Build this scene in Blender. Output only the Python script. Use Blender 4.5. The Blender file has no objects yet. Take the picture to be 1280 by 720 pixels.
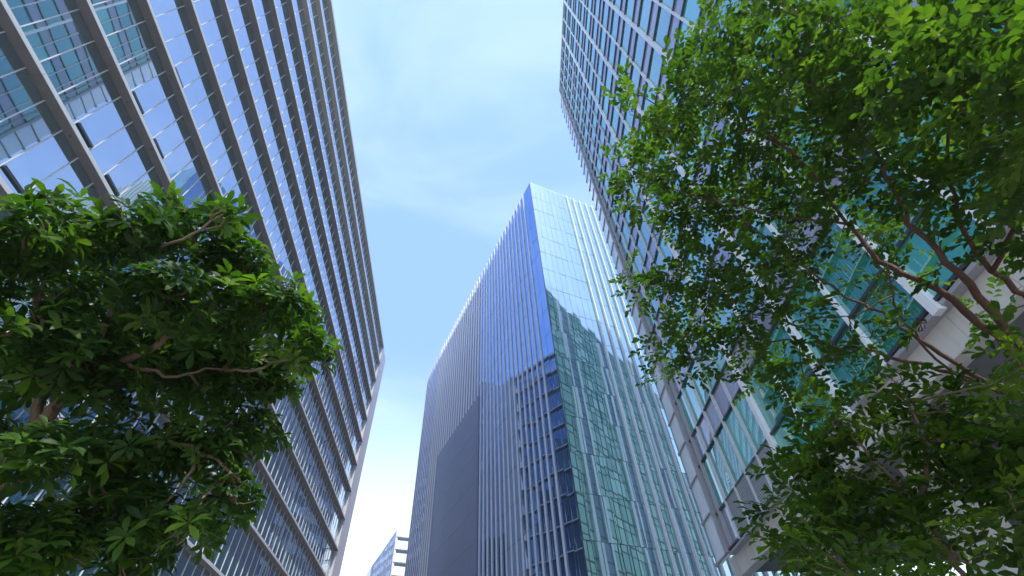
import bpy, math, random
import numpy as np
from mathutils import Vector, Matrix

random.seed(11)
rng = np.random.default_rng(7)
sc = bpy.context.scene
COL = sc.collection
R = math.radians

# ------------------------------------------------------------------ helpers
class MB:
    """collects boxes / quads into one mesh"""
    def __init__(self): self.v = []; self.f = []; self.m = []
    def quad(self, pts, m=0):
        n = len(self.v); self.v += [tuple(p) for p in pts]; self.f.append(tuple(range(n, n + len(pts)))); self.m.append(m)
    def box(self, F, t0, t1, d0, d1, z0, z1, m=0):
        n = len(self.v)
        for z in (z0, z1):
            for t, d in ((t0, d0), (t1, d0), (t1, d1), (t0, d1)):
                self.v.append(F(t, d, z))
        for q in ((3, 2, 1, 0), (4, 5, 6, 7), (0, 1, 5, 4), (1, 2, 6, 5), (2, 3, 7, 6), (3, 0, 4, 7)):
            self.f.append(tuple(n + i for i in q)); self.m.append(m)
    def tube(self, pts, radii, n=8, m=0):
        base = len(self.v); P = [Vector(p) for p in pts]
        for i, p in enumerate(P):
            if i == 0: d = P[1] - P[0]
            elif i == len(P) - 1: d = P[-1] - P[-2]
            else: d = P[i + 1] - P[i - 1]
            d.normalize()
            a = d.cross(Vector((0.3, 0.2, 1)) if abs(d.z) < .9 else Vector((1, 0, 0))).normalized(); b = d.cross(a)
            for k in range(n):
                an = 2 * math.pi * k / n
                self.v.append(tuple(p + (a * math.cos(an) + b * math.sin(an)) * radii[i]))
        for i in range(len(P) - 1):
            for k in range(n):
                self.f.append((base + i * n + k, base + i * n + (k + 1) % n, base + (i + 1) * n + (k + 1) % n, base + (i + 1) * n + k)); self.m.append(m)
        self.f.append(tuple(base + k for k in range(n))[::-1]); self.m.append(m)
        self.f.append(tuple(base + (len(P) - 1) * n + k for k in range(n))); self.m.append(m)
    def build(self, name, mats, parent=None, smooth=False):
        me = bpy.data.meshes.new(name)
        me.from_pydata(self.v, [], self.f)
        if not isinstance(mats, (list, tuple)): mats = [mats]
        for mt in mats: me.materials.append(mt)
        if len(mats) > 1: me.polygons.foreach_set('material_index', self.m)
        if smooth: me.polygons.foreach_set('use_smooth', [True] * len(me.polygons))
        me.update()
        o = bpy.data.objects.new(name, me); COL.objects.link(o)
        if parent is not None:
            o.parent = parent
            o.matrix_parent_inverse = Matrix.Translation(-parent.location)
        return o

def frame(ox, oy, ux, uy, nx, ny):
    l = math.hypot(ux, uy); ux /= l; uy /= l
    l = math.hypot(nx, ny); nx /= l; ny /= l
    return lambda t, d, z: (ox + ux * t + nx * d, oy + uy * t + ny * d, z)

def thing(name, label, cat, loc=(0, 0, 0), group=None):
    o = bpy.data.objects.new(name, None); COL.objects.link(o)
    o.location = loc; o['label'] = label; o['category'] = cat
    if group: o['group'] = group
    return o

def G(F, t, d, z): return F(t, d, z + 1.6)      # heights below are measured from eye level (1.6 m)

# ------------------------------------------------------------------ materials
def mat(name):
    m = bpy.data.materials.new(name); m.use_nodes = True
    nt = m.node_tree; nt.nodes.clear()
    return m, nt, nt.nodes, nt.links
def N(nodes, t, **k):
    n = nodes.new(t)
    for a, b in k.items():
        if a in n.inputs: n.inputs[a].default_value = b
        else: setattr(n, a, b)
    return n
def plain(name, col, rough=.6, var=.12, scale=.6, metal=0., stain=0., bump=0., stretch=(1, 1, 1), spec=.4):
    m, nt, ns, ln = mat(name)
    out = N(ns, 'ShaderNodeOutputMaterial'); b = N(ns, 'ShaderNodeBsdfPrincipled')
    b.inputs['Roughness'].default_value = rough; b.inputs['Metallic'].default_value = metal
    b.inputs['Specular IOR Level'].default_value = spec
    tc = N(ns, 'ShaderNodeTexCoord'); mp = N(ns, 'ShaderNodeMapping'); mp.inputs['Scale'].default_value = stretch
    n1 = N(ns, 'ShaderNodeTexNoise'); n1.inputs['Scale'].default_value = scale; n1.inputs['Detail'].default_value = 6; n1.inputs['Roughness'].default_value = .6
    ln.new(tc.outputs['Object'], mp.inputs[0]); ln.new(mp.outputs[0], n1.inputs['Vector'])
    mx = N(ns, 'ShaderNodeMix', data_type='RGBA')
    mx.inputs[6].default_value = (*[c * (1 - var) for c in col], 1); mx.inputs[7].default_value = (*[min(1, c * (1 + var)) for c in col], 1)
    ln.new(n1.outputs['Fac'], mx.inputs[0]); src = mx.outputs[2]
    if stain:
        mp2 = N(ns, 'ShaderNodeMapping'); mp2.inputs['Scale'].default_value = (2.2, 2.2, .12)
        n2 = N(ns, 'ShaderNodeTexNoise'); n2.inputs['Scale'].default_value = 1.2; n2.inputs['Detail'].default_value = 5
        ln.new(tc.outputs['Object'], mp2.inputs[0]); ln.new(mp2.outputs[0], n2.inputs['Vector'])
        rp = N(ns, 'ShaderNodeMapRange'); rp.inputs[1].default_value = .5; rp.inputs[2].default_value = .75; rp.inputs[3].default_value = 1; rp.inputs[4].default_value = 1 - stain
        ln.new(n2.outputs['Fac'], rp.inputs[0])
        m2 = N(ns, 'ShaderNodeMix', data_type='RGBA', blend_type='MULTIPLY'); m2.inputs[0].default_value = 1
        ln.new(src, m2.inputs[6]); ln.new(rp.outputs[0], m2.inputs[7]); src = m2.outputs[2]
    ln.new(src, b.inputs['Base Color'])
    if bump:
        bp = N(ns, 'ShaderNodeBump'); bp.inputs['Strength'].default_value = bump; bp.inputs['Distance'].default_value = .02
        n3 = N(ns, 'ShaderNodeTexNoise'); n3.inputs['Scale'].default_value = 30; n3.inputs['Detail'].default_value = 4
        ln.new(tc.outputs['Object'], n3.inputs['Vector']); ln.new(n3.outputs['Fac'], bp.inputs['Height']); ln.new(bp.outputs[0], b.inputs['Normal'])
    ln.new(b.outputs[0], out.inputs[0])
    return m

def glass(name, body, tint, f0=.5, wav=.25, wscale=.35, var=.25, body2=None, rough=.0):
    """coated facade glass: dark body seen through it, tinted mirror on top, slight pane waviness"""
    m, nt, ns, ln = mat(name)
    out = N(ns, 'ShaderNodeOutputMaterial')
    tc = N(ns, 'ShaderNodeTexCoord')
    nz = N(ns, 'ShaderNodeTexNoise'); nz.inputs['Scale'].default_value = wscale; nz.inputs['Detail'].default_value = 1.5
    ln.new(tc.outputs['Object'], nz.inputs['Vector'])
    bp = N(ns, 'ShaderNodeBump'); bp.inputs['Strength'].default_value = wav; bp.inputs['Distance'].default_value = .02
    ln.new(nz.outputs['Fac'], bp.inputs['Height'])
    # per-pane variation of what stands behind the glass
    at = N(ns, 'ShaderNodeAttribute', attribute_name='tone')
    mx = N(ns, 'ShaderNodeMix', data_type='RGBA'); b2 = body2 or [c * (1 + 3 * var) for c in body]
    mx.inputs[6].default_value = (*body, 1); mx.inputs[7].default_value = (*b2, 1)
    ln.new(at.outputs['Fac'], mx.inputs[0])
    df = N(ns, 'ShaderNodeBsdfDiffuse'); ln.new(mx.outputs[2], df.inputs['Color'])
    gl = N(ns, 'ShaderNodeBsdfGlossy'); gl.inputs['Roughness'].default_value = rough; gl.inputs['Color'].default_value = (*tint, 1)
    ln.new(bp.outputs[0], gl.inputs['Normal'])
    fr = N(ns, 'ShaderNodeFresnel'); fr.inputs['IOR'].default_value = 1.9
    mr = N(ns, 'ShaderNodeMapRange'); mr.inputs[1].default_value = .096; mr.inputs[2].default_value = 1; mr.inputs[3].default_value = f0; mr.inputs[4].default_value = 1
    ln.new(fr.outputs[0], mr.inputs[0])
    ms = N(ns, 'ShaderNodeMixShader'); ln.new(mr.outputs[0], ms.inputs[0]); ln.new(df.outputs[0], ms.inputs[1]); ln.new(gl.outputs[0], ms.inputs[2])
    ln.new(ms.outputs[0], out.inputs[0])
    return m

def leafmat(name, c0, c1, c2, trans=.4, rough=.35):
    m, nt, ns, ln = mat(name)
    out = N(ns, 'ShaderNodeOutputMaterial')
    at = N(ns, 'ShaderNodeAttribute', attribute_name='tone')
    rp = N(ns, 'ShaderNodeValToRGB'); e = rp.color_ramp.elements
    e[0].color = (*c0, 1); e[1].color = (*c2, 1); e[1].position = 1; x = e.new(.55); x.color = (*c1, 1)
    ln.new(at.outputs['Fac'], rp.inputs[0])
    b = N(ns, 'ShaderNodeBsdfPrincipled'); b.inputs['Roughness'].default_value = rough; b.inputs['Specular IOR Level'].default_value = .22
    ln.new(rp.outputs[0], b.inputs['Base Color'])
    tl = N(ns, 'ShaderNodeBsdfTranslucent')
    mm = N(ns, 'ShaderNodeMix', data_type='RGBA', blend_type='MULTIPLY'); mm.inputs[0].default_value = 1; mm.inputs[7].default_value = (1.3, 1.55, .4, 1)
    ln.new(rp.outputs[0], mm.inputs[6]); ln.new(mm.outputs[2], tl.inputs['Color'])
    ms = N(ns, 'ShaderNodeMixShader'); ms.inputs[0].default_value = trans
    ln.new(b.outputs[0], ms.inputs[1]); ln.new(tl.outputs[0], ms.inputs[2]); ln.new(ms.outputs[0], out.inputs[0])
    return m

M = dict(
    conc=plain('grey_panel', (.23, .235, .24), .55, .18, .8, stain=.25),
    ledge=plain('ledge_panel', (.145, .145, .15), .5, .14, .9, stain=.15),
    sunlit_cream=plain('sunlit_cream_panel', (.34, .33, .28), .5, .1, .9, stain=.1),  # ledge panel made paler and warmer, sunlight put into its colour
    edge=plain('pale_aluminium', (.58, .60, .61), .4, .05, 1.5, metal=.0),
    white=plain('white_aluminium', (.85, .85, .84), .38, .06, 1.2, stain=.12),
    fin=plain('silver_fin', (.66, .65, .66), .35, .05, .5),
    finw=plain('white_fin', (.85, .86, .88), .35, .05, .5),
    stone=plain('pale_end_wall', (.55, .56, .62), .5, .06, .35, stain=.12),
    beam=plain('pale_stone_beam', (.66, .63, .57), .6, .1, .8, stain=.22, bump=.2),
    soffit=plain('soffit_paint', (.20, .20, .20), .6, .12, .5),
    dark=plain('dark_frame', (.035, .045, .055), .4, .2, 1.),
    frame=plain('grey_frame', (.36, .35, .37), .4, .08, 1.),
    louvre=plain('louvre_metal', (.42, .45, .47), .45, .1, .6),
    slate=plain('slate_panel', (.17, .205, .32), .4, .08, .12, stain=.1),
    paving=plain('granite_paving', (.33, .31, .29), .7, .2, .5, bump=.3),
    asphalt=plain('asphalt', (.055, .055, .057), .85, .25, .7, bump=.5),
    paint=plain('road_paint', (.75, .75, .73), .6, .15, 2.),
    kerb=plain('kerb_stone', (.38, .37, .35), .7, .15, 1.2, bump=.3),
    gl_left=glass('teal_mirror_glass', (.015, .075, .10), (.88, .94, 1.0), f0=.48, wav=.12, wscale=.5, body2=(.03, .12, .14)),
    gl_right=glass('green_glass', (.010, .20, .12), (.76, .92, 1.0), f0=.30, wav=.3, wscale=.4, body2=(.04, .42, .27)),
    gl_end=glass('pale_green_glass', (.15, .29, .22), (.75, .95, .95), f0=.1, wav=.3, wscale=.5, body2=(.52, .66, .55)),
    spandrel=glass('grey_spandrel', (.26, .28, .33), (.8, .86, 1.0), f0=.12, wav=.2, wscale=.4, body2=(.36, .37, .44)),
    gl_blue=glass('blue_mirror_glass', (.015, .03, .05), (.50, .64, .94), f0=.46, wav=.45, wscale=.22, body2=(.02, .05, .08)),
    gl_vivid=glass('vivid_blue_glass', (.012, .035, .05), (.42, .60, .93), f0=.55, wav=.5, wscale=.2, body2=(.02, .05, .07)),
    gl_mint=glass('clear_mirror_glass', (.04, .12, .10), (.70, .88, .93), f0=.55, wav=.9, wscale=.1, body2=(.08, .18, .18)),
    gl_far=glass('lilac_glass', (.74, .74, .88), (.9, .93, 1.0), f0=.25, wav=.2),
    frost=glass('frosted_fin_glass', (.80, .84, .86), (.95, 1, 1), f0=.2, wav=.3, wscale=.8, body2=(.7, .75, .78), rough=.15),
    bark=plain('grey_brown_bark', (.16, .11, .075), .85, .35, 9., bump=.8, stretch=(1, 1, .3)),
    redbark=plain('red_brown_bark', (.085, .042, .028), .75, .4, 12., bump=.6, stretch=(1, 1, .3)),
    leafA=leafmat('broad_leaf', (.018, .046, .010), (.036, .092, .013), (.10, .175, .02), .46, .5),
    leafB=leafmat('small_leaf', (.022, .052, .009), (.046, .098, .013), (.095, .15, .02), .6, .5),
    leafC=leafmat('glossy_leaf', (.024, .062, .010), (.058, .118, .014), (.13, .20, .022), .58, .45),
)

def panes(F, cells, mt, name, parent, d, tilt=.0022, gap=.0):
    """glass panes: one quad per pane, each a hair out of plane, with a random 'tone' for what is behind it"""
    me = bpy.data.meshes.new(name); V = []; Fc = []; T = []
    o_ = Vector(F(0, 0, 0)); flip = -1 if (Vector(F(1, 0, 0)) - o_).cross(Vector((0, 0, 1))).dot(Vector(F(0, 1, 0)) - o_) > 0 else 1   # faces look outwards
    for (t0, t1, z0, z1) in cells:
        n = len(V); a = random.gauss(0, tilt); b = random.gauss(0, tilt)
        w = (t1 - t0) / 2; h = (z1 - z0) / 2
        for (t, z, st, sz) in ((t0, z0, -1, -1), (t1, z0, 1, -1), (t1, z1, 1, 1), (t0, z1, -1, 1)):
            V.append(G(F, t, d + a * w * st + b * h * sz, z))
        Fc.append((n, n + 1, n + 2, n + 3) if flip < 0 else (n + 3, n + 2, n + 1, n)); T.append(random.random() ** 1.5)
    me.from_pydata(V, [], Fc); me.materials.append(mt)
    at = me.attributes.new('tone', 'FLOAT', 'FACE'); at.data.foreach_set('value', T)
    me.update()
    o = bpy.data.objects.new(name, me); COL.objects.link(o); o.parent = parent
    o.matrix_parent_inverse = Matrix.Translation(-parent.location)
    return o
def part(name, mt, parent, F, boxes):
    b = MB()
    for x in boxes: b.box(lambda t, d, z: G(F, t, d, z), *x)
    return b.build(name, mt, parent)

# ------------------------------------------------------------------ left office block
LF = frame(-17.85, 0, -.04, 1, 1, .04)
bl = thing('office_building', 'grey office block with projecting ledges at every floor and teal mirror glass, on the left', 'office building', (-25, 30, 0))
T0, T1, TE = -9.0, 73.2, 77.6
GD = -.5
ZT = [20.63 + 4.293 * k for k in range(-2, 11)]           # top edges of the ledges
part('wall', M['conc'], bl, LF, [(T0, TE, -32, GD - .12, -1.6, ZT[-1] - .6)])
part('corner_pier', M['stone'], bl, LF, [(T1 - .35, TE, GD - .115, -.12, -1.6, ZT[-1] + .35)])
pitch = 1.3; ph = 5.05 % pitch
ts = [ph + pitch * i for i in range(-8, 80)]; ts = [t for t in ts if T0 < t < T1 - .5]
for i, zt in enumerate(ZT):
    b = MB(); f = lambda t, d, z: G(LF, t, d, z)
    t = T0
    seg = pitch * 4
    while t < T1:
        te = min(t + seg, T1)
        b.box(f, t + .008, te - .008, GD - .1, 0, zt - .2, zt, 3 if i >= len(ZT) - 3 else 0)  # top ledges carry the painted-in sunlit tint
        b.box(f, t + .008, te - .008, .001, .02, zt - .205, zt + .005, 1)             # bright front trim
        tm = (t + te) / 2
        b.box(f, tm - .045, tm + .045, -.32, -.23, zt - .207, zt - .2005, 2)          # small dark bolt on the soffit
        t = te
    b.box(f, T0 + .01, T1 - .02, GD - .09, -.03, zt - .17, zt - .02, 2)
    b.build('ledge', [M['ledge'], M['edge'], M['dark'], M['sunlit_cream']], bl)
zz = [-1.6] + ZT
for i in range(len(ZT)):
    z0 = zz[i] + .004; z1 = zz[i + 1] - .2
    tt = [T0] + ts + [T1 - .4]
    panes(LF, [(tt[j], tt[j + 1], z0, z1) for j in range(len(tt) - 1)], M['gl_left'], 'window_band', bl, GD, tilt=.0011)
for t in ts:
    part('mullion', M['edge'], bl, LF, [(t - .015, t + .015, GD - .05, GD + .045, -1.6, ZT[-1] - .2)])
vents = [(1, 9.0), (2, 9.0), (2, 11.6), (3, 9.0), (3, 11.6), (4, 9.0), (1, 6.4)]
for k, t in vents:
    j = min(range(len(ts)), key=lambda q: abs(ts[q] - t)); a = ts[j] + .06; z = ZT[k] + .72
    f = lambda t, d, z: G(LF, t, d, z)
    b = MB(); b.box(f, a, a + pitch - .12, GD + .01, GD + .09, z, z + .13, 0)
    b.build('vent_flap', [M['dark']], bl)
part('roof_trim', M['edge'], bl, LF, [(T0, T1, -.04, .03, ZT[-1] + .006, ZT[-1] + .3)])
part('parapet', M['edge'], bl, LF, [(T0, T1, -.9, -.35, ZT[-1] + .003, ZT[-1] + .55), (T0, TE, -32, -.91, ZT[-1] - .59, ZT[-1] + .3)])

# ------------------------------------------------------------------ right office tower
RF = frame(10.78, 0, .067, 1, -1, .067)
TC = 24.6
rt = thing('office_tower', 'green glass office tower with white piers, its base lifted over a dark soffit', 'office tower', (14, 15, 0))
R0 = -6.0; ZB = 7.8; ZW = 9.5; FH = 4.25; NF = 16; ZR = ZW + FH * NF
EF = frame(*RF(TC, 0, 0)[:2], 1, -.067, .067, 1)             # far end wall, facing up the street
EL = 78
part('wall', M['conc'], rt, RF, [(R0, TC - .12, -EL, -.12, ZB + .02, ZR - .3)])
thick = [16.55, 11.95, 7.35, 2.75, -1.85, -6.45]
mids = [14.25, 9.65, 5.05, .45, -4.15]
thin = [22.75, 21.2, 19.65, 18.1]
allt = sorted(thick + mids + thin + [R0, TC - .12])
for k in range(-1, NF):
    if k == -1: zb, zc = ZB, ZW
    else: zb = ZW + FH * k; zc = zb + 2.65
    cells = []
    for j in range(len(allt) - 1): cells.append((allt[j], allt[j + 1], zb + (.0 if k == -1 else 0), zc))
    if k == -1:
        part('louvre_panel', M['louvre'], rt, RF, [(16.7, 22.7, -.1, -.02, z, z + .05) for z in np.arange(ZB + .1, ZW - .05, .095)])
        panes(RF, [c for c in cells if c[0] > 16.], M['spandrel'], 'spandrel_band', rt, -.11)
        panes(RF, [c for c in cells if c[0] < 16.], M['gl_right'], 'window_band', rt, -.1)
    else:
        panes(RF, cells, M['gl_right'], 'window_band', rt, -.1)
        cells = [(c[0], c[1], zc, zb + FH) for c in cells]
        panes(RF, cells, M['spandrel'], 'spandrel_band', rt, -.1)
    tr = [(R0, TC - .12, -.11, .0, zb - .05, zb + .05)]
    if k >= 0: tr.append((R0, TC - .12, -.11, .0, zc - .05, zc + .05))
    part('transom', M['dark'], rt, RF, tr)
for t in thick: part('pier', M['white'], rt, RF, [(t - .13, t + .13, -.11, .1, ZB - .3, ZR + .02)])
for t in mids: part('mullion', M['white'], rt, RF, [(t - .055, t + .055, -.11, .07, ZB - .12, ZR + .01)])
for t in thin: part('mullion', M['edge'], rt, RF, [(t - .04, t + .04, -.11, .06, ZB - .1, ZR)])
# half-bay mullions of the wide bays
for a in sorted(thick + mids)[:-1]:
    pass
part('corner_frame', M['frame'], rt, RF, [(TC - .121, TC + .1, -.3, .16, ZB - .1, ZR + .1), (TC - .75, TC - .63, -.1, .1, ZB, ZR)])
part('glass_fin', M['frost'], rt, RF, [(TC + .11, TC + 2.2, -.2, -.15, ZB - .1, ZR - .5)])
for z in np.arange(ZB, ZR - 1, FH / 2):
    b = MB(); f = lambda t, d, z_: G(RF, t, d, z_)
    b.box(f, TC + .101, TC + 2.3, -.14, -.06, z, z + .07)
    b.box(f, TC + 2.1, TC + 2.38, -.26, -.05, z - .05, z + .12)
    b.build('bracket', M['frame'], rt)
part('parapet', M['frame'], rt, RF, [(R0, TC + .05, -.45, .05, ZR + .021, ZR + .8)])
# base: overhanging edge, stone beam, soffit, set back walls and columns
part('base_channel', M['frame'], rt, RF, [(R0, TC + .02, -.34, -.03, ZB - .2, ZB - .09)])
bb = [(t, min(t + 1.7, TC + .9) - .015, -.9, -.36, 6.75, ZB - .1) for t in np.arange(R0, TC + .9, 1.7)]
part('beam', M['beam'], rt, RF, bb + [(R0, TC + .85, -.8, -.42, 6.8, ZB - .23)])
part('soffit', M['soffit'], rt, RF, [(R0, TC + .6, -40, -.91, 6.95, ZB + .015)])
part('soffit_trim', M['white'], rt, RF, [(t, t + .12, -9, -1.3, 6.9, 6.949) for t in (0.5, 5.1, 9.7)])
part('lower_wall', M['beam'], rt, RF, [(R0 + 3, TC - 4, -34, -17, -1.6, 6.949)])
for t in (-4.5, 4.7, 13.9, 22.6): part('column', M['beam'], rt, RF, [(t - .55, t + .55, -3.6, -2.5, -1.6, 6.949)])
# far end wall
ez = [ZW + FH * k for k in range(0, NF)]
be = []; s = 0.; kinds = []
pat = [('w', 2.0), ('w', 2.0), ('w', 2.0), ('w', 2.0), ('p', 1.1), ('s', 2.6), ('p', .8), ('w', 2.), ('w', 2.)]
i = 0
wins = []; slots = []; pil = []
while s < EL - 2:
    kd, w = pat[i % len(pat)]; i += 1
    if kd == 'w': wins.append((s, s + w))
    elif kd == 's': slots.append((s, s + w))
    else: pil.append((s, s + w))
    s += w
part('end_wall', M['conc'], rt, EF, [(.12, EL - 2, -.6, -.13, ZB, ZR - .3)])
for z in ez:
    cw = []
    for a, b_ in sorted(wins + slots + pil):
        cw += [(a, b_, z, z + 2.75), (a, b_, z + 2.75, z + FH)]
    panes(EF, cw, M['gl_end'], 'window_band', rt, -.05, tilt=.003)
part('slot_wall', M['slate'], rt, EF, [(a, b_, -.12, -.02, ZB, ZR - .3) for a, b_ in slots])
part('end_grid', M['dark'], rt, EF, [(.15, EL - 2, -.12, .03, z - .1, z + .1) for z in ez] + [(.15, EL - 2, -.12, .02, z + 2.7, z + 2.8) for z in ez] + [(a - .04, a + .04, -.12, .025, ZB, ZR - .3) for a, b_ in wins])
part('end_pilaster', M['white'], rt, EF, [(a, b_, -.12, .3, ZB, ZR) for a, b_ in pil])
part('end_base', M['white'], rt, EF, [(.12, EL - 2, -.12, -.03, ZB, ZW - .1)])
part('end_parapet', M['edge'], rt, EF, [(.1, EL - 2, -.5, .1, ZR + .02, ZR + .8)])

# ------------------------------------------------------------------ corner tower up the street
a3 = R(-21.7); d3 = (math.sin(a3), math.cos(a3)); d4 = (math.cos(a3), -math.sin(a3))
CX, CY = 8.34, 40.3
AF = frame(CX, CY, d3[0], d3[1], -d4[0], -d4[1])             # face running away up the street
BF = frame(CX, CY, d4[0], d4[1], -d3[0], -d3[1])             # face turned to the camera's right
HT = 75.0
mt_ = thing('glass_tower', 'tall blue mirror glass corner tower with thin vertical fins, standing between the other two', 'tower', (CX - 5, CY + 25, 0))
AL = 61.7; BL = 38.0
def AFb(t, d, z): return AF(t, d, z)
part('wall', M['conc'], mt_, AF, [(.15, AL - .1, -BL + .1, -.15, -1.6, HT - .3)])
zs = [-1.6] + [2. + 4.0 * k for k in range(0, 19)]; zs = [z for z in zs if z < HT - 1] + [HT]
finsA = [2.95 + 1.36 * i for i in range(44)]; finsA = [t for t in finsA if t < AL]
tA = [0., 1.48] + finsA + [AL]
finsB = [7.7 + 1.38 * i for i in range(22)]
tB = [.95 * i for i in range(8)] + [7.68] + finsB[1:] + [BL]
for j in range(len(zs) - 1):
    z0, z1 = zs[j] + .02, zs[j + 1] - .02
    panes(AF, [(tA[q] + .01, tA[q + 1] - .01, z0, z1) for q in range(len(tA) - 1) if tA[q] >= 23.], M['gl_blue'], 'window_band', mt_, -.02, tilt=.002)
    panes(AF, [(tA[q] + .01, tA[q + 1] - .01, z0, z1) for q in range(len(tA) - 1) if tA[q] < 23.], M['gl_vivid'], 'window_band', mt_, -.02, tilt=.003)
    panes(BF, [(tB[q] + .012, tB[q + 1] - .012, z0, z1) for q in range(len(tB) - 1)], M['gl_mint'], 'window_band', mt_, -.02, tilt=.004)
part('joint_grid', M['dark'], mt_, AF, [(.02, AL, -.148, -.012, z - .02, z + .02) for z in zs[1:-1]] + [(t - .01, t + .01, -.148, -.012, -1.6, HT - .1) for t in tA[1:-1]])
part('joint_grid', M['dark'], mt_, BF, [(.02, BL, -.148, -.012, z - .02, z + .02) for z in zs[1:-1]] + [(t - .012, t + .012, -.148, -.012, -1.6, HT - .1) for t in tB[1:-1]])
part('corner_trim', M['dark'], mt_, AF, [(-.02, .04, -.06, .02, -1.6, HT)])
for t in finsA:
    z0 = 44.2 if 23.4 < t < 45.4 else -1.6
    wf, df = (.06, .14) if t < 23.6 else ((.05, .2) if t < 51 else (.04, .11))
    part('fin', M['fin'], mt_, AF, [(t - wf, t + wf, -.019, df, z0, HT + .05)])
for t in finsB:
    part('fin', M['finw'], mt_, BF, [(t - .08, t + .08, -.019, .26, -1.6, HT + .05)])
part('slate_panel', M['slate'], mt_, AF, [(t, t + .50, -.018, .17 + .004 * (i % 3), z, min(z + 3.96, 44.1)) for i, t in enumerate(np.arange(24.1, 45.0, .51)) for z in np.arange(-1.9, 44, 4.0)])
part('roof_edge', M['edge'], mt_, AF, [(0.02, AL, -.3, -.03, HT + .003, HT + .12)])
part('roof_edge', M['edge'], mt_, BF, [(0.02, BL, -.3, -.03, HT + .003, HT + .12)])

# ------------------------------------------------------------------ added unseen block beyond the left one, keeps bright sky out of the glass reflections
NFm = frame(-29.5, 92, -.27, 1, 1, .27)
nb = thing('reflection_block', 'added dark stepped block with window rows, out of view beyond the ledged block, shaped for the glass reflections', 'added building', (-45, 130, 0))
part('wall', M['slate'], nb, NFm, [(0, 45, -25, -.05, -1.6, 78), (45.02, 135, -25, -.05, -1.6, 105)])
for z in np.arange(2, 102, 3.9):
    panes(NFm, [(a, a + 1.9, z, z + 2.1) for a in np.arange(1 if z < 74 else 46.2, 132, 2.4)], M['gl_left'], 'window_band', nb, 0)
part('roof_edge', M['edge'], nb, NFm, [(0, 44.9, -.04, .3, 77.4, 78.3), (45.1, 135, -.04, .3, 104.4, 105.3)])

# ------------------------------------------------------------------ pale tower far up the street
FX, FY, FZ = -25.5, 147.0, 55.5
ft = thing('striped_tower', 'pale lilac tower with white horizontal bands, lowest and farthest up the street', 'tower', (FX, FY + 15, 0))
AF2 = frame(FX, FY, d3[0], d3[1], -d4[0], -d4[1]); BF2 = frame(FX, FY, d4[0], d4[1], -d3[0], -d3[1])
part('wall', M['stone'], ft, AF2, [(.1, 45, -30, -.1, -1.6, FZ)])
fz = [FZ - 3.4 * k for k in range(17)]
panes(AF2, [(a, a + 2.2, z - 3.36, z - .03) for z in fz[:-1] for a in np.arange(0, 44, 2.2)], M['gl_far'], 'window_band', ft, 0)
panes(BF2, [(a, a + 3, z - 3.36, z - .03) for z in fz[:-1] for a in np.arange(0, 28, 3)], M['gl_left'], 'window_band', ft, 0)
for z in fz: part('white_band', M['white'], ft, BF2, [(-.1, 30, .01, .5, z - 2.3, z)])
part('corner_trim', M['white'], ft, AF2, [(-.25, -.11, -.3, .3, -1.6, FZ + .3)])

# ------------------------------------------------------------------ ground
def sheet(name, x0, x1, y0, y1, z, mt):
    b = MB(); b.quad([(x0, y0, z), (x1, y0, z), (x1, y1, z), (x0, y1, z)]); o = b.build(name, mt); o['kind'] = 'structure'; return o
def slab(name, x0, x1, y0, y1, z0, z1, mt):
    b = MB(); b.box(lambda t, d, z: (t, d, z), x0, x1, y0, y1, z0, z1); o = b.build(name, mt); o['kind'] = 'structure'; return o
sheet('ground', -1500, 1500, -1500, 1500, -.15, M['asphalt'])
slab('pavement', -60, 60, -60, 29.5, -.14, 0., M['paving'])
slab('pavement', -60, 1.5, 38.5, 140, -.14, -.004, M['paving'])
slab('kerb', -60, 60, 29.5, 29.68, -.145, .01, M['kerb'])
b = MB()
for x in np.arange(-40, 40, 6.0): b.quad([(x, 33.9, -.144), (x + 3, 33.9, -.144), (x + 3, 34.05, -.144), (x, 34.05, -.144)])
o = b.build('road_marking', M['paint']); o['kind'] = 'structure'

# ------------------------------------------------------------------ trees
def leaf_template(w, fold=.18, curl=.12):
    # obovate leaf, unit length along +x, width w, folded on the midrib
    st = [(0, 0), (.3, .62), (.62, 1.0), (.86, .62)]
    V = [(0, 0, 0), (.3, 0, curl * .25), (.62, 0, curl * .2), (.86, 0, -curl * .3), (1, 0, -curl)]
    for s in (1, -1):
        for x, k in st[1:]:
            V.append((x, s * w * .5 * k, V[st.index((x, k))][2] + fold * w * .5 * k * 1.6))
    # 0..4 midrib ; 5,6,7 left ; 8,9,10 right
    F = [(0, 1, 5), (1, 2, 6, 5), (2, 3, 7, 6), (3, 4, 7), (0, 8, 1), (1, 8, 9, 2), (2, 9, 10, 3), (3, 10, 4)]
    return np.array(V), F

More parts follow.
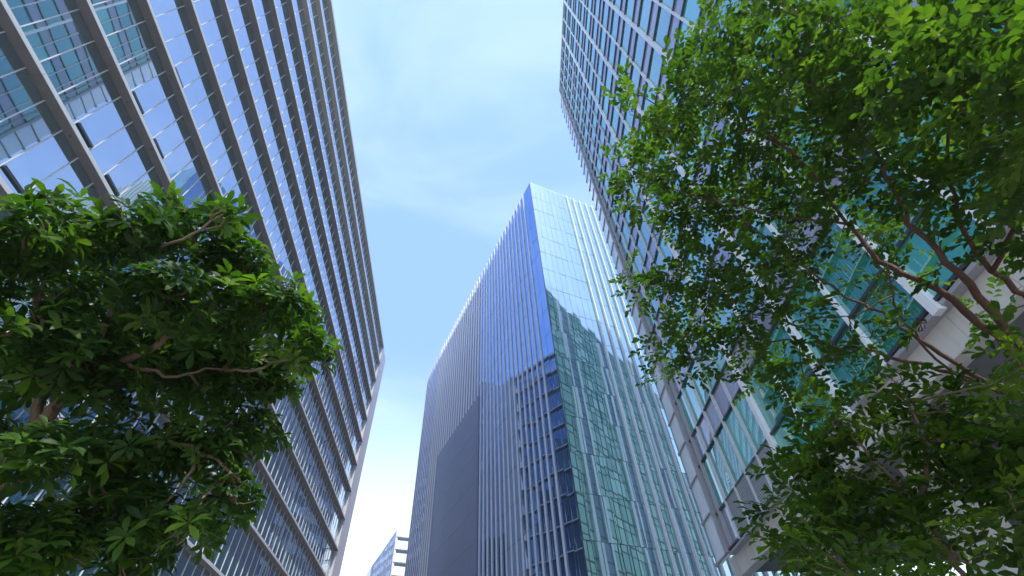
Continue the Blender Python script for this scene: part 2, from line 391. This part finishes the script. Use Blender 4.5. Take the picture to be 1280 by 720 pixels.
def leaf_mesh(name, mt, parent, pos, axis, normal, size, tone, w=.34):
    """pos,axis,normal: (n,3); size (n,); one mesh with n leaves"""
    V, F = leaf_template(w)
    n = len(pos)
    ax = axis / np.linalg.norm(axis, axis=1, keepdims=True)
    si = np.cross(normal, ax); si /= (np.linalg.norm(si, axis=1, keepdims=True) + 1e-9)
    no = np.cross(ax, si)
    P = pos[:, None, :] + size[:, None, None] * (V[None, :, 0:1] * ax[:, None, :] + V[None, :, 1:2] * si[:, None, :] + V[None, :, 2:3] * no[:, None, :])
    P = P.reshape(-1, 3)
    lens = np.array([len(f) for f in F]); flat = np.concatenate([np.array(f) for f in F])
    nv = len(V)
    loops = (np.arange(n)[:, None] * nv + flat[None, :]).ravel()
    tot = np.tile(lens, n); start = np.concatenate([[0], np.cumsum(tot)[:-1]])
    me = bpy.data.meshes.new(name)
    me.vertices.add(len(P)); me.vertices.foreach_set('co', P.ravel().astype(np.float32))
    me.loops.add(len(loops)); me.loops.foreach_set('vertex_index', loops.astype(np.int32))
    me.polygons.add(len(tot)); me.polygons.foreach_set('loop_start', start.astype(np.int32)); me.polygons.foreach_set('loop_total', tot.astype(np.int32))
    me.polygons.foreach_set('use_smooth', np.ones(len(tot), bool))
    at = me.attributes.new('tone', 'FLOAT', 'FACE'); at.data.foreach_set('value', np.repeat(tone, len(F)).astype(np.float32))
    me.materials.append(mt); me.update(calc_edges=True); me.validate()
    o = bpy.data.objects.new(name, me); COL.objects.link(o); o.parent = parent
    o.matrix_parent_inverse = Matrix.Translation(-parent.location)
    return o

def unit(n):
    v = rng.normal(size=(n, 3)); return v / np.linalg.norm(v, axis=1, keepdims=True)

def smooth_path(pts, k=5, jit=.03):
    P = np.array(pts, float); out = []
    P = np.vstack([2 * P[0] - P[1], P, 2 * P[-1] - P[-2]])
    for i in range(1, len(P) - 2):
        for s in range(k):
            t = s / k
            out.append(.5 * ((2 * P[i]) + (-P[i - 1] + P[i + 1]) * t + (2 * P[i - 1] - 5 * P[i] + 4 * P[i + 1] - P[i + 2]) * t * t + (-P[i - 1] + 3 * P[i] - 3 * P[i + 1] + P[i + 2]) * t ** 3) + rng.normal(0, jit, 3) * (1 if 0 < s or i > 1 else 0))
    out.append(P[-2]); return np.array(out)

def limb(name, pts, r0, r1, mt, parent, k=5, jit=.012):
    P = smooth_path(pts, k, jit); n = len(P)
    rad = [r0 + (r1 - r0) * (i / (n - 1)) ** .8 for i in range(n)]
    b = MB(); b.tube(P, rad, 8)
    o = b.build(name, mt, parent, smooth=True); return o, P

def twigs(clumps, limbs, mt, per=5, r=.007):
    """thin twigs from the nearest limb into every clump, one mesh per limb, a sub-part of it"""
    own = {i: [] for i in range(len(limbs))}
    for cl in clumps:
        c = np.array(cl[:3]); best = min(((np.linalg.norm(P - c, axis=1).min(), i) for i, (o, P) in enumerate(limbs)))[1]
        own[best].append(cl)
    for i, (o, S) in enumerate(limbs):
        if not own[i]: continue
        b = MB(); b.tube(S, [.003] * len(S), 4)
        for (x, y, z, rr) in own[i]:
            c = np.array([x, y, z]); d = np.linalg.norm(S - c, axis=1); j = min(d.argmin(), len(S) - 2); a = S[j]
            q = smooth_path([a, a * .5 + c * .5 + rng.normal(0, .06, 3) + np.array([0, 0, -.03]), c], 4, .01)
            b.tube(q, np.linspace(r * 1.6, r, len(q)), 5)
            for _ in range(per):
                u = unit(1)[0]; u[2] = abs(u[2]) * .7; e = c + u * rr * 1.0
                s = q[-1 - int(rng.integers(0, 3))]
                q2 = smooth_path([s, s * .5 + e * .5 + rng.normal(0, .03, 3), e], 3, .008)
                b.tube(q2, np.linspace(r * .8, r * .35, len(q2)), 4)
        t = b.build('twigs', mt, None, smooth=True); t.parent = o
def whorl_crown(clumps, mt, parent, dens, L, per=8, w=.34):
    pos = []; ax = []; no = []; sz = []; tn = []
    for (x, y, z, rr) in clumps:
        c = np.array([x, y, z]); n = max(4, int(dens * rr ** 2.1))
        u = unit(n); rad = rr * (rng.random(n) ** .45) * rng.uniform(.75, 1.15, n)
        u[:, 2] = u[:, 2] * .85 + .1
        tips = c + u * rad[:, None]
        ctone = rng.uniform(-.12, .12)
        for i in range(n):
            up = u[i] * .8 + np.array([0, 0, .75]) + rng.normal(0, .25, 3); up /= np.linalg.norm(up)
            a = np.cross(up, [.3, .5, .2]); a /= np.linalg.norm(a); bb = np.cross(up, a)
            m = int(rng.integers(per - 2, per + 2)); th0 = rng.random() * 6.28
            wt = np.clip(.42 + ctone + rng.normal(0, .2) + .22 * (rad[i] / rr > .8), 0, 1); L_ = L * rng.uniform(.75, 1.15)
            for k in range(m):
                th = th0 + k * 2.4; el = rng.uniform(-.05, .75) * (1 - .4 * k / m)
                dvec = (a * math.cos(th) + bb * math.sin(th)) * math.cos(el) + up * math.sin(el)
                dvec[2] -= .12
                pos.append(tips[i] + up * (.004 * k) + dvec * .008); ax.append(dvec); no.append(up * 1.0 + rng.normal(0, .18, 3) - dvec * .3)
                sz.append(L_ * rng.uniform(.7, 1.1)); tn.append(np.clip(wt + rng.normal(0, .09), 0, 1))
    return leaf_mesh('crown', mt, parent, np.array(pos), np.array(ax), np.array(no), np.array(sz), np.array(tn), w)

def spray_crown(clumps, mt, parent, dens, L, per=11, w=.5, tl=.22):
    pos = []; ax = []; no = []; sz = []; tn = []
    for (x, y, z, rr) in clumps:
        c = np.array([x, y, z]); n = max(3, int(dens * rr ** 2.1)); u = unit(n)
        st = c + u * (rr * rng.random(n) ** .5)[:, None] * .9
        ct = rng.uniform(-.1, .1)
        for i in range(n):
            d = u[i] * .7 + rng.normal(0, .5, 3); d[2] *= .45; d /= np.linalg.norm(d)
            side = np.cross(d, [0, 0, 1]); side /= np.linalg.norm(side) + 1e-9; up = np.cross(side, d)
            roll = rng.normal(0, .5); s2 = side * math.cos(roll) + up * math.sin(roll); u2 = np.cross(s2, d)
            tt = tl * rng.uniform(.6, 1.2); wt = np.clip(.47 + ct + rng.normal(0, .22), 0, 1)
            for k in range(per):
                f = (k + .5) / per; sg = 1 if k % 2 else -1
                p = st[i] + d * tt * f + np.array([0, 0, -.10 * tt * f * f])
                dv = d * (.45 + .5 * f) + s2 * sg * (1 - .5 * f) + rng.normal(0, .18, 3)
                if k == per - 1: dv = d + rng.normal(0, .1, 3)
                pos.append(p); ax.append(dv); no.append(u2 * (1 if u2[2] > 0 else -1) + rng.normal(0, .28, 3)); sz.append(L * rng.uniform(.65, 1.15)); tn.append(np.clip(wt + rng.normal(0, .1), 0, 1))
    return leaf_mesh('crown', mt, parent, np.array(pos), np.array(ax), np.array(no), np.array(sz), np.array(tn), w)

# --- left: dense broadleaf tree
LEFT=[(-2.87,1.78,4.03,0.25),(-2.88,2.04,4.39,0.28),(-2.52,2.01,4.46,0.25),(-2.37,2.29,4.76,0.32),(-2.09,2.59,4.76,0.29),(-1.61,2.53,4.2,0.26),(-1.41,2.8,3.95,0.21),(-1.95,3.51,4.26,0.31),(-2.02,2.62,4.16,0.34),(-2.33,2.34,4.13,0.32),(-3.15,2.64,4.45,0.34),(-3.02,2.23,3.93,0.29),(-2.03,3.76,3.83,0.26),(-1.93,3.64,3.21,0.22),(-2.21,3.51,3.58,0.33),(-1.95,3.34,2.87,0.16),(-2.53,3.34,3.49,0.34),(-2.49,3.34,4.09,0.40),(-2.73,2.84,3.72,0.32),(-3.16,2.76,3.74,0.31),(-2.81,3.25,3.35,0.32),(-2.62,2.64,3.0,0.26),(-2.98,3.46,2.87,0.30),(-2.66,3.44,2.95,0.22),(-3.12,1.77,3.85,0.28),(-2.89,2.0,3.37,0.26),(-3.5,2.89,3.32,0.32),(-3.07,2.96,2.74,0.28),(-2.55,3.76,2.75,0.20),(-1.82,3.23,4.76,0.22),(-2.13,3.26,4.2,0.35),(-2.76,3.05,4.29,0.41),(-2.81,2.47,3.78,0.33),(-2.69,3.59,3.24,0.22),(-2.93,1.75,4.36,0.12),(-2.76,2.19,5.05,0.14),(-1.93,1.9,4.55,0.11),(-2.35,3.45,3.0,.26),(-2.75,3.2,2.7,.28),(-2.45,3.75,2.9,.22),(-2.2,3.75,3.15,.22),(-3.0,3.0,2.5,.3)]
lt = thing('broadleaf_tree', 'dense dark green tree with long leaves in whorls, in front of the ledged grey block', 'tree', (-3.75, 3.3, 0))
T0_ = limb('trunk', [(-3.75, 3.3, -.02), (-3.7, 3.32, 1.0), (-3.6, 3.28, 2.1), (-3.42, 3.2, 2.8)], .13, .085, M['bark'], lt)
skl = [T0_]
LP = [([(-3.44, 3.2, 2.75), (-3.32, 3.18, 2.97), (-3.16, 3.04, 3.28), (-2.93, 2.84, 3.73), (-2.71, 2.79, 3.87), (-2.47, 2.73, 4.01), (-2.18, 2.64, 4.37)], .065, .02),
      ([(-2.93, 2.84, 3.73), (-2.82, 2.63, 3.92), (-2.64, 2.35, 4.23), (-2.52, 2.12, 4.52)], .035, .012),
      ([(-3.16, 3.04, 3.28), (-3.12, 2.78, 3.75), (-3.12, 2.34, 4.04), (-3.14, 2.03, 4.28)], .04, .014),
      ([(-2.71, 2.79, 3.87), (-2.4, 2.98, 3.9), (-2.1, 3.1, 4.1)], .018, .006),
      ([(-3.3, 3.12, 3.05), (-2.72, 3.25, 3.39), (-2.27, 3.38, 3.51), (-1.9, 3.57, 3.34)], .035, .01)]
for p, r0, r1 in LP: skl.append(limb('branch', p, r0, r1, M['bark'], lt))
twigs(LEFT, skl, M['bark'], per=4, r=.008)
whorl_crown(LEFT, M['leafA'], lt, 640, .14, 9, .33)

# --- right: open small-leaved tree with red-brown limbs
RIGHT=[(1.5,1.61,5.89,0.26),(1.85,1.33,5.99,0.30),(2.68,1.36,6.96,0.40),(2.2,0.86,6.34,0.23),(2.77,1.04,6.36,0.39),(2.48,0.65,5.98,0.24),(3.09,0.87,5.96,0.43),(2.87,0.69,4.89,0.38),(3.09,0.61,4.61,0.35),(3.59,0.78,4.58,0.37),(1.78,2.35,6.28,0.27),(2.36,2.28,6.68,0.44),(2.64,1.9,6.27,0.44),(3.29,1.76,6.41,0.53),(3.21,1.44,5.39,0.42),(3.72,1.36,5.25,0.41),(3.67,1.26,4.55,0.35),(1.58,2.31,5.58,0.18),(2.56,2.78,6.23,0.39),(3.09,2.64,6.2,0.43),(3.5,2.37,5.92,0.44),(3.07,1.65,4.77,0.32),(3.52,1.6,4.69,0.29),(3.83,1.67,4.23,0.29),(2.06,3.67,5.77,0.20),(2.17,3.25,5.5,0.26),(2.33,2.84,5.08,0.34),(2.51,2.45,4.73,0.33),(3.63,2.85,5.38,0.35),(4.18,2.53,5.39,0.30),(1.82,3.23,4.55,0.24),(2.64,3.75,5.29,0.34),(2.75,3.19,4.74,0.33),(2.85,2.74,4.39,0.26),(2.19,3.54,4.5,0.21),(2.18,4.27,4.92,0.15),(3.18,3.96,4.78,0.28),(2.72,3.02,3.9,0.22),(3.53,3.4,4.28,0.22),(3.13,2.56,3.94,0.16),(3.99,2.66,4.77,0.19),(3.77,2.13,4.35,0.13),(3.59,4.03,4.24,0.19),(2.48,3.0,6.39,0.30),(1.52,2.26,6.27,0.09),(1.92,3.78,6.13,0.13),(1.4,1.44,6.28,0.08),(2.81,0.83,4.21,0.28),(3.05,1.02,5.11,0.37),(2.55,1.05,5.35,0.32),(3.02,0.43,4.36,0.27),(2.98,0.44,4.88,0.26),(2.83,0.54,5.41,0.27),(3.22,1.0,3.85,0.32),(3.79,1.67,3.76,0.26),(4.61,2.67,4.33,0.16),(3.65,2.54,4.1,0.13)]
rr_ = thing('slender_tree', 'airy bright green tree with thin red-brown limbs, spreading across the right-hand tower', 'tree', (4.9, 2.5, 0))
T0_ = limb('trunk', [(4.9, 2.5, -.02), (4.75, 2.5, 1.3), (4.45, 2.5, 2.5), (4.2, 2.5, 3.2), (3.97, 2.45, 3.6)], .11, .06, M['redbark'], rr_)
skr = [T0_]
RP = [([(4.0, 2.42, 3.55), (3.78, 2.32, 4.11), (3.6, 2.36, 4.69), (3.53, 2.28, 5.15), (3.2, 1.92, 5.77), (2.77, 1.8, 6.25)], .036, .008),
      ([(4.05, 2.42, 3.5), (3.69, 2.09, 4.05), (3.42, 1.86, 4.41), (3.23, 1.58, 4.78), (2.94, 1.17, 5.21)], .036, .008),
      ([(4.2, 2.45, 3.2), (4.18, 2.2, 3.78), (3.93, 2.04, 4.14), (3.72, 1.79, 4.42), (3.6, 1.37, 4.79), (3.46, 0.84, 4.97)], .032, .008),
      ([(4.25, 2.55, 3.1), (3.97, 2.72, 3.58), (3.78, 2.76, 4.08), (3.67, 2.77, 4.43), (3.46, 2.82, 4.82), (3.05, 2.69, 5.45), (2.5, 2.48, 6.08)], .026, .006),
      ([(4.25, 2.6, 3.1), (3.97, 2.74, 3.56), (3.7, 2.94, 4.0), (3.42, 3.24, 4.44), (2.99, 3.52, 4.76), (2.55, 3.83, 4.97)], .024, .006),
      ([(3.42, 3.24, 4.44), (3.06, 3.28, 4.95), (2.56, 3.43, 5.36), (2.16, 3.49, 5.56)], .014, .005),
      ([(3.93, 2.04, 4.14), (3.84, 1.48, 4.26), (3.7, 1.31, 4.53), (3.45, 1.06, 4.92), (3.11, 0.75, 5.18)], .018, .006),
      ([(3.2, 1.92, 5.77), (2.52, 1.62, 6.45), (2.03, 1.74, 6.75)], .012, .005),
      ([(4.1, 2.6, 3.35), (3.91, 2.77, 3.62), (3.6, 2.65, 3.85), (3.47, 2.47, 4.22), (3.43, 2.23, 4.47)], .016, .005),
      ([(3.53, 2.28, 5.15), (3.15, 2.44, 5.53), (2.43, 2.54, 6.09), (2.05, 2.52, 6.41)], .014, .005)]
for p, r0, r1 in RP: skr.append(limb('branch', p, r0, r1, M['redbark'], rr_))
twigs(RIGHT, skr, M['redbark'], per=4, r=.0045)
spray_crown(RIGHT, M['leafB'], rr_, 430, .082, 10, .54, .25)

NEAR = [(2.65, .5, 3.9, .24), (2.85, .8, 3.75, .22), (2.5, .62, 4.3, .24), (2.95, .42, 3.6, .22)]
o_near = spray_crown(NEAR, M['leafB'], rr_, 620, .075, 10, .52, .26)

# --- lower right: bushier young tree
SHRUB=[(2.71,3.66,3.29,0.26),(2.77,3.43,3.49,0.20),(2.65,2.84,3.39,0.17),(2.37,3.43,2.88,0.25),(2.38,3.57,2.66,0.26),(2.8,3.23,3.14,0.28),(2.72,3.37,2.79,0.26),(2.99,2.83,3.31,0.24),(3.03,3.05,2.99,0.29),(3.17,3.48,2.71,0.30),(3.19,2.66,3.08,0.24),(3.09,2.8,2.77,0.26),(3.52,2.65,3.01,0.29),(3.09,2.57,2.57,0.26),(2.9,2.92,2.44,0.19),(3.76,2.58,3.34,0.26),(3.07,2.57,3.48,0.13),(3.22,2.57,3.27,0.17),(3.11,1.83,3.1,0.18),(3.45,2.3,2.82,0.28),(3.46,2.72,2.44,0.28),(2.27,3.09,2.42,0.20)]
st = thing('bushy_tree', 'low bushy young tree with glossy oval leaves, under the slender red-limbed tree', 'tree', (3.3, 3.2, 0))
T0_ = limb('trunk', [(3.3, 3.2, -.02), (3.28, 3.22, 1.0), (3.2, 3.2, 1.8), (3.13, 3.2, 2.28)], .06, .04, M['bark'], st)
sks = [T0_]
for p in ([(3.13, 3.2, 2.25), (3.03, 3.1, 2.79), (2.82, 2.97, 3.2), (2.7, 2.94, 3.45)], [(3.03, 3.1, 2.79), (3.08, 2.77, 3.08), (3.05, 2.59, 3.43)],
          [(3.16, 3.2, 2.1), (3.49, 2.77, 2.75), (3.35, 2.72, 2.88), (3.15, 2.77, 2.94)], [(3.16, 3.2, 2.1), (2.8, 3.4, 2.6), (2.7, 3.55, 3.2)]):
    sks.append(limb('branch', p, .02, .007, M['bark'], st))
twigs(SHRUB, sks, M['bark'], per=4, r=.005)
spray_crown(SHRUB, M['leafC'], st, 640, .095, 9, .46, .26)

# ------------------------------------------------------------------ light, sky, camera
SUN_AZ, SUN_EL = 156., 60.
w = bpy.data.worlds.new('World'); sc.world = w; w.use_nodes = True
nt = w.node_tree; nt.nodes.clear(); ns = nt.nodes; ln = nt.links
out = N(ns, 'ShaderNodeOutputWorld'); bg = N(ns, 'ShaderNodeBackground'); bg.inputs['Strength'].default_value = .15
sky = N(ns, 'ShaderNodeTexSky'); sky.sky_type = 'NISHITA'; sky.sun_disc = False
sky.sun_elevation = R(SUN_EL); sky.sun_rotation = R(SUN_AZ); sky.air_density = 1.2; sky.dust_density = 1.0; sky.ozone_density = 1.6
tc = N(ns, 'ShaderNodeTexCoord'); mp = N(ns, 'ShaderNodeMapping'); mp.inputs['Scale'].default_value = (1.0, 1.6, 2.6); mp.inputs['Rotation'].default_value = (0, .3, .5)
cn = N(ns, 'ShaderNodeTexNoise'); cn.inputs['Scale'].default_value = 1.9; cn.inputs['Detail'].default_value = 8; cn.inputs['Roughness'].default_value = .55; cn.inputs['Distortion'].default_value = .6
cr = N(ns, 'ShaderNodeMapRange'); cr.inputs[1].default_value = .5; cr.inputs[2].default_value = .8; cr.inputs[3].default_value = 0; cr.inputs[4].default_value = .12
mx = N(ns, 'ShaderNodeMix', data_type='RGBA'); mx.inputs[7].default_value = (7.0, 7.6, 8.5, 1)
vl = N(ns, 'ShaderNodeMix', data_type='RGBA'); vl.inputs[0].default_value = .34; vl.inputs[7].default_value = (1.1, 2.3, 6.3, 1)      # thin even veil of high haze
ln.new(tc.outputs['Generated'], mp.inputs[0]); ln.new(mp.outputs[0], cn.inputs['Vector']); ln.new(cn.outputs['Fac'], cr.inputs[0]); ln.new(cr.outputs[0], mx.inputs[0])
ln.new(sky.outputs[0], vl.inputs[6])
sp = N(ns, 'ShaderNodeSeparateXYZ'); ln.new(tc.outputs['Generated'], sp.inputs[0])
hr = N(ns, 'ShaderNodeMapRange', interpolation_type='SMOOTHSTEP'); hr.inputs[1].default_value = .66; hr.inputs[2].default_value = .18; hr.inputs[3].default_value = 0; hr.inputs[4].default_value = .9
hz = N(ns, 'ShaderNodeMix', data_type='RGBA'); hz.inputs[7].default_value = (4.7, 5.7, 6.6, 1)
ln.new(sp.outputs[2], hr.inputs[0]); ln.new(hr.outputs[0], hz.inputs[0]); ln.new(vl.outputs[2], hz.inputs[6]); ln.new(hz.outputs[2], mx.inputs[6]); ln.new(mx.outputs[2], bg.inputs['Color']); ln.new(bg.outputs[0], out.inputs[0])

b = MB(); b.box(lambda t, d, z: (t, d, z), -330, 330, -200, 420, -1.2, 118)
hm, hnt, hns, hln = mat('thin_haze'); ho = N(hns, 'ShaderNodeOutputMaterial'); pv = N(hns, 'ShaderNodeVolumePrincipled')
pv.inputs['Color'].default_value = (.92, .95, 1, 1); pv.inputs['Density'].default_value = .0008; pv.inputs['Anisotropy'].default_value = .3
hln.new(pv.outputs[0], ho.inputs['Volume'])
o = b.build('haze', hm); o['kind'] = 'stuff'

sl = bpy.data.lights.new('sun', 'SUN'); sl.energy = 2.6; sl.angle = R(.5); sl.color = (1, .95, .87)
so = bpy.data.objects.new('sun', sl); COL.objects.link(so)
a, e = R(SUN_AZ), R(SUN_EL)
dirv = Vector((math.sin(a) * math.cos(e), math.cos(a) * math.cos(e), math.sin(e)))
so.rotation_euler = dirv.to_track_quat('Z', 'Y').to_euler(); so.location = (0, -10, 40)

cam = bpy.data.cameras.new('camera'); co = bpy.data.objects.new('camera', cam); COL.objects.link(co)
cam.sensor_width = 36; cam.lens = 564 / 1280 * 36; cam.clip_end = 5000; cam.clip_start = .05
f = 564.
up = Vector((608 - 640, 500, -f)).normalized(); S = Vector((600 - 640, -(998 - 360), -f)); S = (S - up * S.dot(up)).normalized(); X = S.cross(up)
Mx = Matrix((X, S, up)).to_4x4(); Mx.translation = Vector((0, 0, 1.6)); co.matrix_world = Mx
sc.camera = co
sc.view_settings.view_transform = 'Standard'; sc.view_settings.look = 'None'; sc.view_settings.exposure = 1.25; sc.view_settings.gamma = 1
sc.view_settings.use_curve_mapping = False
sc.cycles.volume_bounces = 0; sc.cycles.max_bounces = 8; sc.cycles.glossy_bounces = 6; sc.cycles.diffuse_bounces = 3; sc.cycles.transmission_bounces = 4
